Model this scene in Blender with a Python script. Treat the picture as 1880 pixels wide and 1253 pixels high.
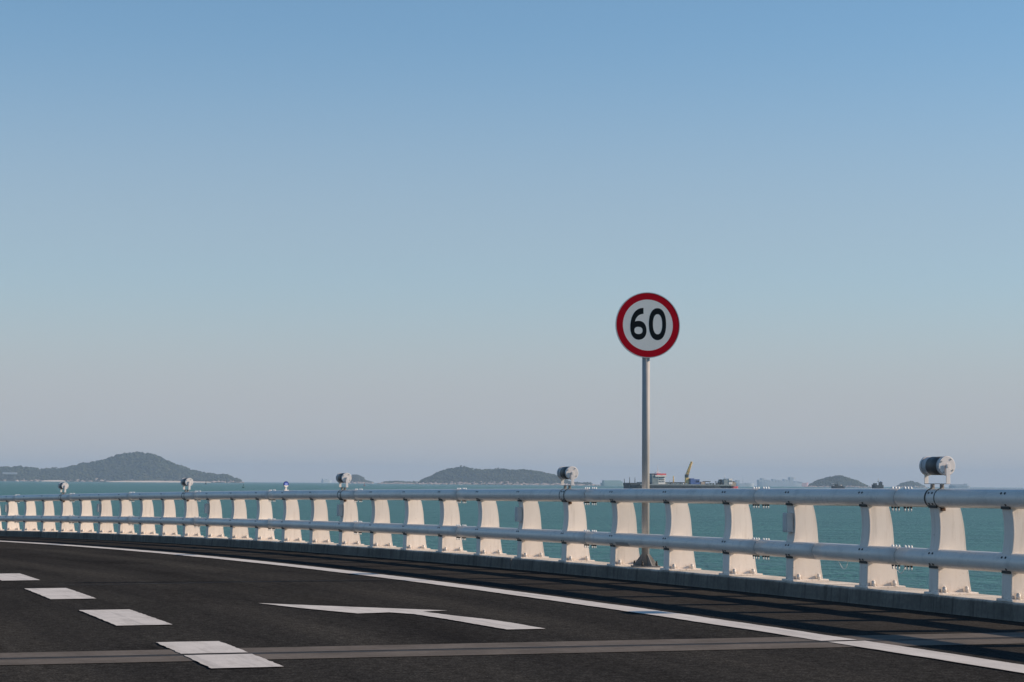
import bpy, bmesh, math, random
from math import sin, cos, pi, radians, atan2, hypot, sqrt, exp
from mathutils import Vector, Matrix, noise

for o in list(bpy.data.objects): bpy.data.objects.remove(o)
scn = bpy.context.scene
C = scn.collection
random.seed(7)

# ------------------------------------------------------------------ camera
CAMZ = 8.5                      # eye height above the sea
F = 3650.0                      # focal length in photo pixels (1880 wide)
ROLL = radians(0.42)
YH = 887.57                     # horizon row at the middle column
PITCH = math.atan((YH - 626.5) / F)
cd = bpy.data.cameras.new('camera'); cam = bpy.data.objects.new('camera', cd); C.objects.link(cam)
cd.sensor_width = 36.0; cd.lens = F / 1880 * 36.0
cd.clip_start = 0.1; cd.clip_end = 90000
cam.matrix_world = Matrix.Translation((0, 0, CAMZ)) @ Matrix.Rotation(pi/2 + PITCH, 4, 'X') @ Matrix.Rotation(ROLL, 4, 'Z')
scn.camera = cam

# ------------------------------------------------------------------ sky and sun
SUN_EL = radians(26.5); SUN_AZ = radians(4.5)       # azimuth from +X (right) towards +Y (away)
world = bpy.data.worlds.new('World'); scn.world = world; world.use_nodes = True
wn = world.node_tree; wn.nodes.clear()
sky = wn.nodes.new('ShaderNodeTexSky'); sky.sky_type = 'NISHITA'; sky.sun_disc = False
sky.sun_elevation = SUN_EL; sky.sun_rotation = pi/2 - SUN_AZ
sky.air_density = 1.0; sky.dust_density = 0.0; sky.ozone_density = 6.0; sky.altitude = 0
tint = wn.nodes.new('ShaderNodeMix'); tint.data_type = 'RGBA'; tint.blend_type = 'MULTIPLY'; tint.inputs[0].default_value = 1.0
tint.inputs[7].default_value = (1.22, 1.39, 1.26, 1)
# even band of sea haze low over the whole horizon
wtc = wn.nodes.new('ShaderNodeTexCoord'); wsx = wn.nodes.new('ShaderNodeSeparateXYZ'); wn.links.new(wtc.outputs['Generated'], wsx.inputs[0])
wr = wn.nodes.new('ShaderNodeValToRGB'); wr.color_ramp.interpolation = 'EASE'
we = wr.color_ramp.elements
while len(we) < 5: we.new(0.5)
for e_, (p_, v_) in zip(we, ((0.0, 0.97), (0.03, 0.92), (0.11, 0.50), (0.24, 0.12), (0.42, 0.0))): e_.position = p_; e_.color = (v_, v_, v_, 1)
wn.links.new(wsx.outputs[2], wr.inputs['Fac'])
wmix = wn.nodes.new('ShaderNodeMix'); wmix.data_type = 'RGBA'; wmix.inputs[7].default_value = (4.62, 4.66, 5.0, 1)
bg = wn.nodes.new('ShaderNodeBackground'); bg.inputs['Strength'].default_value = 0.10
wo = wn.nodes.new('ShaderNodeOutputWorld')
wn.links.new(sky.outputs[0], tint.inputs[6]); wn.links.new(tint.outputs[2], wmix.inputs[6]); wn.links.new(wr.outputs[0], wmix.inputs[0]); wn.links.new(wmix.outputs[2], bg.inputs['Color'])
wn.links.new(bg.outputs[0], wo.inputs['Surface'])

sl = bpy.data.lights.new('sun', 'SUN'); sl.energy = 5.0; sl.angle = radians(0.5); sl.color = (1.0, 0.81, 0.62)
so = bpy.data.objects.new('sun', sl); C.objects.link(so)
sun_dir = Vector((cos(SUN_EL)*cos(SUN_AZ), cos(SUN_EL)*sin(SUN_AZ), sin(SUN_EL)))
so.rotation_euler = sun_dir.to_track_quat('Z', 'Y').to_euler()
so.location = (30, 20, 60)

vs = scn.view_settings
vs.view_transform = 'Standard'; vs.look = 'None'; vs.gamma = 1.0; vs.exposure = 0.0; vs.use_curve_mapping = False
scn.render.engine = 'CYCLES'

# ------------------------------------------------------------------ material helpers
MATS = {}
def newmat(name):
    m = bpy.data.materials.new(name); m.use_nodes = True
    MATS[name] = m
    return m, m.node_tree, m.node_tree.nodes['Principled BSDF']
def node(nt, typ, **kw):
    n = nt.nodes.new(typ)
    for k, v in kw.items():
        if k in n.inputs: n.inputs[k].default_value = v
        else: setattr(n, k, v)
    return n
def coords(nt, kind='Object', scale=(1, 1, 1)):
    tc = node(nt, 'ShaderNodeTexCoord'); mp = node(nt, 'ShaderNodeMapping'); mp.inputs['Scale'].default_value = scale
    nt.links.new(tc.outputs[kind], mp.inputs['Vector']); return mp.outputs[0]
def noise_n(nt, vec, scale, detail=4, rough=0.55):
    n = node(nt, 'ShaderNodeTexNoise'); n.inputs['Scale'].default_value = scale
    n.inputs['Detail'].default_value = detail; n.inputs['Roughness'].default_value = rough
    nt.links.new(vec, n.inputs['Vector']); return n.outputs['Fac']
def ramp(nt, fac, stops):
    r = node(nt, 'ShaderNodeValToRGB'); e = r.color_ramp.elements
    while len(e) < len(stops): e.new(0.5)
    for el, (p, c) in zip(e, stops):
        el.position = p; el.color = (*c, 1) if len(c) == 3 else c
    nt.links.new(fac, r.inputs['Fac']); return r.outputs['Color']
def mixc(nt, fac, a, b, mode='MIX'):
    m = node(nt, 'ShaderNodeMix'); m.data_type = 'RGBA'; m.blend_type = mode
    for i, v in ((0, fac), (6, a), (7, b)):
        if hasattr(v, 'node'): nt.links.new(v, m.inputs[i])
        else: m.inputs[i].default_value = v if i == 0 else (*v, 1)
    return m.outputs[2]
def bump(nt, bsdf, h, strength, dist):
    b = node(nt, 'ShaderNodeBump'); b.inputs['Strength'].default_value = strength; b.inputs['Distance'].default_value = dist
    nt.links.new(h, b.inputs['Height']); nt.links.new(b.outputs[0], bsdf.inputs['Normal']); return b

def plain(name, col, rough=0.6, metal=0.0, spec=0.5, var=0.08, scale=8.0):
    """paint with slight uneven wear"""
    m, nt, b = newmat(name)
    n = noise_n(nt, coords(nt), scale, 5)
    lo = tuple(c*(1-var) for c in col); hi = tuple(min(1, c*(1+var)) for c in col)
    nt.links.new(ramp(nt, n, [(0.3, lo), (0.7, hi)]), b.inputs['Base Color'])
    b.inputs['Roughness'].default_value = rough; b.inputs['Metallic'].default_value = metal
    b.inputs['Specular IOR Level'].default_value = spec
    return m

# --- asphalt, uses a UV map that holds (metres along, metres across)
def mat_asphalt():
    m, nt, b = newmat('asphalt')
    uv = coords(nt, 'UV')
    fine = noise_n(nt, uv, 60, 3, 0.7)
    mid = noise_n(nt, uv, 13, 5, 0.7)
    tc = node(nt, 'ShaderNodeTexCoord'); mp = node(nt, 'ShaderNodeMapping'); mp.inputs['Scale'].default_value = (0.12, 1.1, 1)
    nt.links.new(tc.outputs['UV'], mp.inputs['Vector'])
    streak = noise_n(nt, mp.outputs[0], 1.3, 5, 0.55)
    col = ramp(nt, fine, [(0.30, (0.016, 0.0157, 0.0153)), (0.52, (0.037, 0.0362, 0.0352)), (0.72, (0.084, 0.082, 0.079))])
    col = mixc(nt, 1.0, col, ramp(nt, mid, [(0.34, (0.62, 0.62, 0.62)), (0.5, (0.98, 0.98, 0.98)), (0.68, (1.50, 1.48, 1.45))]), 'MULTIPLY')
    col = mixc(nt, 1.0, col, ramp(nt, streak, [(0.3, (0.80, 0.80, 0.82)), (0.7, (1.22, 1.2, 1.16))]), 'MULTIPLY')
    # polished wheel tracks, an oil-darkened lane middle and a few repaired patches
    sp_ = node(nt, 'ShaderNodeSeparateXYZ'); nt.links.new(tc.outputs['UV'], sp_.inputs[0])
    wob = node(nt, 'ShaderNodeMath', operation='MULTIPLY_ADD'); nt.links.new(streak, wob.inputs[0]); wob.inputs[1].default_value = 0.5; nt.links.new(sp_.outputs[1], wob.inputs[2])
    for tcn, hw, colr in ((3.75, 0.42, (1.28, 1.26, 1.22)), (5.75, 0.42, (1.22, 1.20, 1.17)), (8.2, 0.45, (1.20, 1.18, 1.15)), (4.75, 0.30, (0.82, 0.82, 0.83))):
        sb = node(nt, 'ShaderNodeMath', operation='SUBTRACT'); nt.links.new(wob.outputs[0], sb.inputs[0]); sb.inputs[1].default_value = tcn + 0.25
        ab = node(nt, 'ShaderNodeMath', operation='ABSOLUTE'); nt.links.new(sb.outputs[0], ab.inputs[0])
        mr_ = node(nt, 'ShaderNodeMapRange'); mr_.interpolation_type = 'SMOOTHSTEP'; mr_.inputs['From Min'].default_value = hw; mr_.inputs['From Max'].default_value = 0.05
        nt.links.new(ab.outputs[0], mr_.inputs['Value'])
        col = mixc(nt, mr_.outputs[0], col, mixc(nt, 1.0, col, colr, 'MULTIPLY'))
    vp = node(nt, 'ShaderNodeMapping'); vp.inputs['Scale'].default_value = (0.35, 0.8, 1); nt.links.new(tc.outputs['UV'], vp.inputs['Vector'])
    big_ = noise_n(nt, vp.outputs[0], 1.0, 6, 0.65)
    col = mixc(nt, 1.0, col, ramp(nt, big_, [(0.34, (0.74, 0.74, 0.76)), (0.46, (1.0, 1.0, 1.0)), (0.62, (1.06, 1.05, 1.04)), (0.70, (1.25, 1.22, 1.18))]), 'MULTIPLY')
    # dust that has gathered on the unused shoulder next to the kerb
    sep = node(nt, 'ShaderNodeSeparateXYZ'); nt.links.new(tc.outputs['UV'], sep.inputs[0])
    mr = node(nt, 'ShaderNodeMapRange'); mr.inputs['From Min'].default_value = 2.5; mr.inputs['From Max'].default_value = 1.2
    nt.links.new(sep.outputs[1], mr.inputs['Value'])
    dn = noise_n(nt, uv, 3.0, 5, 0.65)
    mu = node(nt, 'ShaderNodeMath', operation='MULTIPLY'); nt.links.new(mr.outputs[0], mu.inputs[0]); nt.links.new(dn, mu.inputs[1])
    mu2 = node(nt, 'ShaderNodeMath', operation='MULTIPLY'); nt.links.new(mu.outputs[0], mu2.inputs[0]); mu2.inputs[1].default_value = 0.28
    col = mixc(nt, mu2.outputs[0], col, (0.115, 0.095, 0.078))
    # bright chips of aggregate
    vor = node(nt, 'ShaderNodeTexVoronoi'); vor.inputs['Scale'].default_value = 22; nt.links.new(uv, vor.inputs['Vector'])
    chip = ramp(nt, vor.outputs['Distance'], [(0.035, (1, 1, 1)), (0.06, (0, 0, 0))])
    sel = node(nt, 'ShaderNodeSeparateColor'); nt.links.new(vor.outputs['Color'], sel.inputs[0])
    gt = node(nt, 'ShaderNodeMath', operation='GREATER_THAN'); gt.inputs[1].default_value = 0.93; nt.links.new(sel.outputs[0], gt.inputs[0])
    cm = node(nt, 'ShaderNodeMath', operation='MULTIPLY'); nt.links.new(chip, cm.inputs[0]); nt.links.new(gt.outputs[0], cm.inputs[1])
    col = mixc(nt, cm.outputs[0], col, (0.30, 0.28, 0.26))
    nt.links.new(col, b.inputs['Base Color']); b.inputs['Roughness'].default_value = 0.9
    b.inputs['Specular IOR Level'].default_value = 0.0
    bump(nt, b, fine, 0.35, 0.006)
    return m

def mat_concrete(name, base, stain_shade=True):
    m, nt, b = newmat(name)
    v = coords(nt, 'UV')
    n1 = noise_n(nt, v, 2.2, 6, 0.6); n2 = noise_n(nt, v, 26, 4, 0.6)
    d = tuple(c*0.72 for c in base); l = tuple(min(1, c*1.2) for c in base)
    col = ramp(nt, n1, [(0.3, d), (0.7, l)])
    col = mixc(nt, 1.0, col, ramp(nt, n2, [(0.3, (0.85,)*3), (0.7, (1.12,)*3)]), 'MULTIPLY')
    if stain_shade:                                     # rain streaks that run down the kerb face
        v2 = coords(nt, 'UV', (3.2, 0.25, 1))
        st = noise_n(nt, v2, 3.0, 5, 0.7)
        col = mixc(nt, ramp(nt, st, [(0.50, (0, 0, 0)), (0.68, (0.75,)*3)]), col, tuple(c*0.28 for c in base))
    if stain_shade:                                     # shade of the road face painted in below the arris, with some grime
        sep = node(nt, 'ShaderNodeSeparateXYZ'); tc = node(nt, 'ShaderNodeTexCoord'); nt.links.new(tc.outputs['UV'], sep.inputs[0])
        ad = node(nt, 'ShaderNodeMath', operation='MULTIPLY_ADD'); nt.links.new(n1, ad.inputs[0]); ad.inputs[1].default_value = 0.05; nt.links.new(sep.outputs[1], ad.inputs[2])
        face_shade = ramp(nt, ad.outputs[0], [(0.02, (0.34,)*3), (0.10, (0.25,)*3), (0.195, (0.27,)*3), (0.235, (1,)*3)])
        col = mixc(nt, 1.0, col, face_shade, 'MULTIPLY')
    nt.links.new(col, b.inputs['Base Color']); b.inputs['Roughness'].default_value = 0.9
    b.inputs['Specular IOR Level'].default_value = 0.05
    bump(nt, b, n2, 0.3, 0.004)
    return m

def mat_paint(name, col):
    m, nt, b = newmat(name)
    v = coords(nt, 'UV')
    n1 = noise_n(nt, v, 3.0, 5, 0.6); n2 = noise_n(nt, v, 70, 2, 0.6)
    c = ramp(nt, n1, [(0.3, tuple(x*0.86 for x in col)), (0.7, tuple(x*1.05 for x in col))])
    c = mixc(nt, 1.0, c, ramp(nt, n2, [(0.28, (0.80,)*3), (0.45, (1,)*3)]), 'MULTIPLY')
    v3 = coords(nt, 'UV', (0.5, 2.2, 1)); n3 = noise_n(nt, v3, 3.2, 6, 0.7); n4 = noise_n(nt, v, 34, 5, 0.75)
    c = mixc(nt, 1.0, c, ramp(nt, n3, [(0.36, (0.84, 0.83, 0.82)), (0.52, (1, 1, 1))]), 'MULTIPLY')
    v5 = coords(nt, 'UV', (0.22, 5.0, 1)); n5 = noise_n(nt, v5, 2.0, 4, 0.6)
    c = mixc(nt, ramp(nt, n5, [(0.54, (0, 0, 0)), (0.70, (0.30,)*3)]), c, (0.16, 0.15, 0.145))
    c = mixc(nt, ramp(nt, n4, [(0.69, (0, 0, 0)), (0.76, (0.7,)*3)]), c, (0.10, 0.095, 0.09))
    nt.links.new(c, b.inputs['Base Color']); b.inputs['Roughness'].default_value = 0.75
    b.inputs['Specular IOR Level'].default_value = 0.3
    return m

def mat_water():
    m, nt, b = newmat('sea_water')
    tc = node(nt, 'ShaderNodeTexCoord')
    def wave(sx, sy, scale, det):
        mp = node(nt, 'ShaderNodeMapping'); mp.inputs['Scale'].default_value = (sx, sy, 1); mp.inputs['Rotation'].default_value = (0, 0, 0.25)
        nt.links.new(tc.outputs['Object'], mp.inputs['Vector']); return noise_n(nt, mp.outputs[0], scale, det, 0.6)
    w1 = wave(1.3, 0.8, 0.5, 6)
    w2 = wave(0.5, 1.0, 0.08, 4)
    w3 = wave(0.25, 1.0, 0.010, 6)
    add = node(nt, 'ShaderNodeMath', operation='MULTIPLY_ADD'); nt.links.new(w2, add.inputs[0]); add.inputs[1].default_value = 3.0; nt.links.new(w1, add.inputs[2])
    bump(nt, b, add.outputs[0], 1.0, 1.3)
    col = ramp(nt, w3, [(0.3, (0.030, 0.128, 0.106)), (0.7, (0.046, 0.166, 0.136))])
    nt.links.new(col, b.inputs['Base Color'])
    b.inputs['Roughness'].default_value = 0.35; b.inputs['IOR'].default_value = 1.33; b.inputs['Specular IOR Level'].default_value = 0.35
    return m

def mat_post():
    m, nt, b = newmat('post_paint')
    v = coords(nt)
    n1 = noise_n(nt, v, 3.0, 5, 0.6); n2 = noise_n(nt, v, 14, 5, 0.7)
    col = ramp(nt, n1, [(0.3, (0.83, 0.735, 0.65)), (0.7, (0.89, 0.80, 0.72))])
    oi = node(nt, 'ShaderNodeObjectInfo'); tc = node(nt, 'ShaderNodeTexCoord')
    sc = node(nt, 'ShaderNodeMath', operation='MULTIPLY'); nt.links.new(oi.outputs['Random'], sc.inputs[0]); sc.inputs[1].default_value = 57.0
    ad3 = node(nt, 'ShaderNodeVectorMath', operation='ADD'); nt.links.new(tc.outputs['Object'], ad3.inputs[0]); nt.links.new(sc.outputs[0], ad3.inputs[1])
    stm = node(nt, 'ShaderNodeMapping'); stm.inputs['Scale'].default_value = (9.0, 9.0, 0.9); nt.links.new(ad3.outputs[0], stm.inputs['Vector'])
    st = noise_n(nt, stm.outputs[0], 2.2, 5, 0.65)
    col = mixc(nt, ramp(nt, st, [(0.52, (0, 0, 0)), (0.76, (0.34,)*3)]), col, (0.46, 0.37, 0.29))
    spk = noise_n(nt, ad3.outputs[0], 30, 3, 0.6)
    col = mixc(nt, ramp(nt, spk, [(0.70, (0, 0, 0)), (0.76, (0.7,)*3)]), col, (0.30, 0.19, 0.12))
    vb = node(nt, 'ShaderNodeMapRange'); vb.inputs['To Min'].default_value = 0.90; vb.inputs['To Max'].default_value = 1.04; nt.links.new(oi.outputs['Random'], vb.inputs['Value'])
    col = mixc(nt, 1.0, col, vb.outputs[0], 'MULTIPLY')
    # thin rust and dirt near the base, with its own ragged shape
    sep = node(nt, 'ShaderNodeSeparateXYZ'); nt.links.new(tc.outputs['Object'], sep.inputs[0])
    mr = node(nt, 'ShaderNodeMapRange'); mr.inputs['From Min'].default_value = 0.14; mr.inputs['From Max'].default_value = 0.0
    nt.links.new(sep.outputs[2], mr.inputs['Value'])
    mu = node(nt, 'ShaderNodeMath', operation='MULTIPLY'); nt.links.new(mr.outputs[0], mu.inputs[0])
    nt.links.new(ramp(nt, n2, [(0.48, (0, 0, 0)), (0.7, (0.7,)*3)]), mu.inputs[1])
    col = mixc(nt, mu.outputs[0], col, (0.30, 0.20, 0.13))
    nt.links.new(col, b.inputs['Base Color']); b.inputs['Roughness'].default_value = 0.55
    b.inputs['Specular IOR Level'].default_value = 0.35
    return m

def mat_rail():
    m, nt, b = newmat('rail_paint')
    v = coords(nt)
    n1 = noise_n(nt, v, 2.0, 5, 0.6); n2 = noise_n(nt, v, 25, 4, 0.7)
    col = ramp(nt, n1, [(0.3, (0.66, 0.615, 0.57)), (0.7, (0.77, 0.72, 0.665))])
    col = mixc(nt, ramp(nt, n2, [(0.60, (0, 0, 0)), (0.76, (0.55,)*3)]), col, (0.30, 0.29, 0.28))
    n3 = noise_n(nt, v, 5.5, 6, 0.7)
    col = mixc(nt, ramp(nt, n3, [(0.52, (0, 0, 0)), (0.72, (0.45,)*3)]), col, (0.36, 0.34, 0.32))
    nt.links.new(col, b.inputs['Base Color']); b.inputs['Roughness'].default_value = 0.33
    b.inputs['Specular IOR Level'].default_value = 0.5
    return m

def mat_foliage(name, a, bb, scale):
    m, nt, b = newmat(name)
    n = noise_n(nt, coords(nt), scale, 6, 0.65)
    nt.links.new(ramp(nt, n, [(0.3, a), (0.7, bb)]), b.inputs['Base Color'])
    b.inputs['Roughness'].default_value = 0.9; b.inputs['Specular IOR Level'].default_value = 0.1
    return m

M = {}
M['asphalt'] = mat_asphalt()
M['kerb'] = mat_concrete('kerb_concrete', (0.68, 0.61, 0.53))
M['deck'] = mat_concrete('deck_concrete', (0.36, 0.345, 0.325), False)
M['joint'] = mat_concrete('joint_concrete', (0.150, 0.128, 0.110), False)
M['seal'] = plain('rubber_seal', (0.012, 0.012, 0.013), 0.8)
M['edge'] = plain('worn_steel_edge', (0.085, 0.072, 0.062), 0.6, var=0.4, scale=12)
M['crack'] = plain('bitumen_seal', (0.010, 0.010, 0.010), 0.7)
M['line'] = mat_paint('road_paint', (0.68, 0.625, 0.57))
M['water'] = mat_water()
M['post'] = mat_post()
M['rail'] = mat_rail()
M['bolt'] = plain('bolt_cap_paint', (0.72, 0.66, 0.60), 0.5, var=0.05, scale=30)
M['steel'] = plain('galvanised_steel', (0.40, 0.40, 0.40), 0.45, 0.35)
M['bright'] = plain('bright_bolt', (0.82, 0.82, 0.80), 0.4)
M['dark'] = plain('dark_steel', (0.045, 0.040, 0.036), 0.6)
M['rust'] = plain('rusty_steel', (0.11, 0.055, 0.03), 0.85, var=0.4, scale=40)
M['box'] = plain('box_plastic', (0.55, 0.55, 0.54), 0.5)
M['lampbody'] = plain('lamp_housing', (0.50, 0.50, 0.51), 0.4, var=0.05)
M['lampcap'] = plain('lamp_cap', (0.72, 0.68, 0.66), 0.5, var=0.04)
M['lampband'] = plain('lamp_band', (0.085, 0.085, 0.086), 0.5)
M['pole'] = plain('pole_zinc', (0.40, 0.385, 0.37), 0.62, 0.0, var=0.08, scale=5)
M['gusset'] = plain('gusset_steel', (0.22, 0.21, 0.20), 0.6, var=0.3, scale=14)
M['signwhite'] = plain('sign_white', (0.92, 0.87, 0.80), 0.5, spec=0.2, var=0.03)
M['signred'] = plain('sign_red', (0.52, 0.003, 0.016), 0.5, spec=0.08, var=0.06)
M['signblack'] = plain('sign_black', (0.006, 0.010, 0.013), 0.5, spec=0.12)
M['signrim'] = plain('sign_rim', (0.55, 0.54, 0.54), 0.5)
M['blue'] = plain('marker_blue', (0.02, 0.06, 0.36), 0.5)
M['lightblue'] = plain('marker_light_blue', (0.25, 0.34, 0.75), 0.5)
M['island'] = mat_foliage('island_slope', (0.016, 0.026, 0.012), (0.085, 0.085, 0.050), 0.012)
M['wood'] = mat_foliage('woodland_leaves', (0.010, 0.020, 0.008), (0.062, 0.076, 0.034), 0.016)
M['rock'] = plain('shore_rock', (0.55, 0.43, 0.36), 0.9, var=0.4, scale=0.06)
M['sand'] = plain('beach_sand', (0.74, 0.62, 0.50), 0.9, var=0.08, scale=0.02)

# ------------------------------------------------------------------ object helpers
def link(o, parent=None):
    C.objects.link(o)
    if parent is not None: o.parent = parent
    return o
def mesh_obj(name, verts, faces, mat, parent=None, smooth=False, uvs=None):
    me = bpy.data.meshes.new(name); me.from_pydata([tuple(v) for v in verts], [], faces); me.update()
    if uvs is not None:
        ul = me.uv_layers.new(name='UVMap')
        for lp in me.loops: ul.data[lp.index].uv = uvs[lp.vertex_index]
    if smooth:
        for p in me.polygons: p.use_smooth = True
    me.materials.append(mat)
    return link(bpy.data.objects.new(name, me), parent)
def bm_obj(name, bm, mats, parent=None, smooth=False):
    me = bpy.data.meshes.new(name); bmesh.ops.recalc_face_normals(bm, faces=bm.faces); bm.to_mesh(me); bm.free()
    if smooth:
        for p in me.polygons: p.use_smooth = True
    for m in (mats if isinstance(mats, (list, tuple)) else [mats]): me.materials.append(m)
    return link(bpy.data.objects.new(name, me), parent)
def empty(name, loc=(0, 0, 0), rz=0):
    o = bpy.data.objects.new(name, None); o.location = loc; o.rotation_euler = (0, 0, rz); o.empty_display_size = 0.2
    return link(o)
def tag(o, label=None, cat=None, group=None, kind=None):
    if label: o['label'] = label
    if cat: o['category'] = cat
    if group: o['group'] = group
    if kind: o['kind'] = kind
    return o
def bbox(bm, x0, x1, y0, y1, z0, z1, bev=0.0, mi=0, mat=None):
    r = bmesh.ops.create_cube(bm, size=1.0); vs_ = r['verts']
    for v in vs_: v.co = Vector((x0 + (v.co.x+.5)*(x1-x0), y0 + (v.co.y+.5)*(y1-y0), z0 + (v.co.z+.5)*(z1-z0)))
    fs = set(f for v in vs_ for f in v.link_faces)
    if bev:
        es = list(set(e for v in vs_ for e in v.link_edges))
        rr = bmesh.ops.bevel(bm, geom=es, offset=bev, segments=2, affect='EDGES', profile=0.6)
        fs = set(rr['faces']) | set(f for f in fs if f.is_valid)
        vs_ = list(set(v for f in fs for v in f.verts))
    for f in fs: f.material_index = mi
    if mat is not None:
        for v in vs_: v.co = mat @ v.co
    return vs_
def bcyl(bm, p0, p1, r0, r1=None, seg=16, caps=True, mi=0):
    r1 = r0 if r1 is None else r1
    p0 = Vector(p0); p1 = Vector(p1); d = p1-p0
    q = d.to_track_quat('Z', 'Y').to_matrix().to_4x4()
    r = bmesh.ops.create_cone(bm, cap_ends=caps, cap_tris=False, segments=seg, radius1=max(r0, 1e-5), radius2=max(r1, 1e-5), depth=d.length)
    mt = Matrix.Translation((p0+p1)/2) @ q
    for v in r['verts']: v.co = mt @ v.co
    for f in set(f for v in r['verts'] for f in v.link_faces):
        f.material_index = mi
        if len(f.verts) == 4: f.smooth = True
    return r['verts']
def bsphere(bm, c, rx, ry, rz, sub=1, mi=0):
    r = bmesh.ops.create_icosphere(bm, subdivisions=sub, radius=1.0)
    for v in r['verts']: v.co = Vector((c[0]+v.co.x*rx, c[1]+v.co.y*ry, c[2]+v.co.z*rz))
    for f in set(f for v in r['verts'] for f in v.link_faces): f.material_index = mi; f.smooth = True
    return r['verts']
def copy_tree(o, parent=None):
    c = o.copy(); C.objects.link(c); c.parent = parent
    for ch in list(o.children): copy_tree(ch, c)
    return c

# ------------------------------------------------------------------ the bend of the road: (s along, t across towards the lane)
RAD = 189.215; H0 = 0.390936; CX = -174.27362; CY = -45.94811
def zk(s):                                       # top of the kerb
    return CAMZ - 1.01595 - 0.0064607*s - 0.00013908*s*s - 6.85e-7*s**3 if s < 60 else zk(59.99) - (s-59.99)*0.0306
KH = 0.155; CS = 0.007
def zr(s, t): return zk(s) - KH - CS*t
def P(s, t, dz=0.0, ref='road'):
    h = H0 + s/RAD; r = RAD - t
    z = zr(s, t) if ref == 'road' else zk(s)
    return Vector((CX + r*cos(h), CY + r*sin(h), z + dz))
def heading(s): return H0 + s/RAD
# local frame of the railing: x = outwards to the sea, y = along (far), z up
def frame(s, dz=0.0):
    return P(s, 0, dz, 'kerb'), heading(s)

def sheet(name, s0, s1, t0, t1, dz, mat, parent=None, ds=1.0, nt_=1, skew=None):
    ns = max(1, int(math.ceil((s1-s0)/ds))); V = []; Fc = []; U = []
    for i in range(ns+1):
        for j in range(nt_+1):
            t = t0 + (t1-t0)*j/nt_; s = s0 + (s1-s0)*i/ns
            if skew: s += skew(t)
            V.append(P(s, t, dz)); U.append((s, t))
    for i in range(ns):
        for j in range(nt_):
            a = i*(nt_+1)+j; Fc.append((a, a+1, a+nt_+2, a+nt_+1))
    o = mesh_obj(name, V, Fc, mat, parent, uvs=U)
    me = o.data; me.update()
    if me.polygons[0].normal.z < 0: me.flip_normals()
    return o
def polysheet(name, pts, dz, mat, parent=None):
    out = []
    for (sa, ta), (sb, tb) in zip(pts, pts[1:]+pts[:1]):
        n = max(1, int(hypot(sb-sa, tb-ta)/0.07))
        for k in range(n):
            j = 0.0 if k == 0 else 0.006
            out.append((sa+(sb-sa)*k/n+random.uniform(-j, j), ta+(tb-ta)*k/n+random.uniform(-j, j)))
    pts = out
    V = [P(s, t, dz) for s, t in pts]
    o = mesh_obj(name, V, [tuple(range(len(V)))], mat, parent, uvs=pts)
    if o.data.polygons[0].normal.z < 0: o.data.flip_normals()
    return o

# ------------------------------------------------------------------ setting: sea, road, kerb
V = []; Fc = []
rings = [0, 60, 140, 260, 420, 700, 1200, 2200, 4200, 8000, 14000, 20000]; NS = 96
for r in rings:
    for k in range(NS): V.append((r*cos(2*pi*k/NS), r*sin(2*pi*k/NS), 0))
for i in range(len(rings)-1):
    for k in range(NS):
        a = i*NS+k; b_ = i*NS+(k+1) % NS
        Fc.append((a, b_, b_+NS, a+NS) if i else (b_, b_+NS, a+NS))
sea = mesh_obj('sea', V, Fc, M['water']); tag(sea, 'calm teal sea stretching to the hazy horizon', 'sea', kind='structure')

road = sheet('road', -48, 110, -0.02, 16.0, 0.0, M['asphalt'], None, 1.0, 8)
tag(road, 'dark asphalt bridge road bending away to the left', 'road', kind='structure')
# deck under the road
V = []; Fc = []
sts = [-48 + i*2.0 for i in range(80)]
for s in sts:
    for (t, dz) in ((-0.50, -0.19), (-0.50, -0.62), (0.6, -0.95), (15.4, -0.95), (16.3, -0.6), (16.3, -0.02), (16.0, -0.02), (16.0, -0.3), (-0.3, -0.3), (-0.3, -0.19)):
        V.append(P(s, t, dz, 'kerb'))
for i in range(len(sts)-1):
    for j in range(10):
        a = i*10+j; b_ = i*10+(j+1) % 10
        Fc.append((a, b_, b_+10, a+10))
deck = mesh_obj('bridge_deck', V, Fc, M['deck'], None, uvs=[(v.x, v.y) for v in V])
tag(deck, 'grey concrete bridge deck that carries the road', 'bridge deck', kind='structure')

# expansion joint across the road: two concrete bands with a dark seal between
jskew = lambda t: -11.02 - (8.36-t)*0.090
for (a, b_, dz, nm, mt) in ((0.045, 0.50, 0.004, 'joint_band', 'joint'), (-0.50, -0.045, 0.004, 'joint_band', 'joint'), (-0.045, 0.045, 0.003, 'joint_seal', 'seal'), (0.042, 0.062, 0.007, 'joint_edge_steel', 'edge'), (-0.062, -0.042, 0.007, 'joint_edge_steel', 'edge')):
    sheet(nm, a, b_, 0.03, 15.8, dz, M[mt], road, 0.5, 12, jskew)
# thin bitumen seam further on
sheet('bitumen_seam', -0.02, 0.02, 2.62, 6.6, 0.004, M['crack'], road, 0.5, 8, lambda t: -0.75 + (t-4.5)*0.02 + 0.03*sin(t*3))

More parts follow.
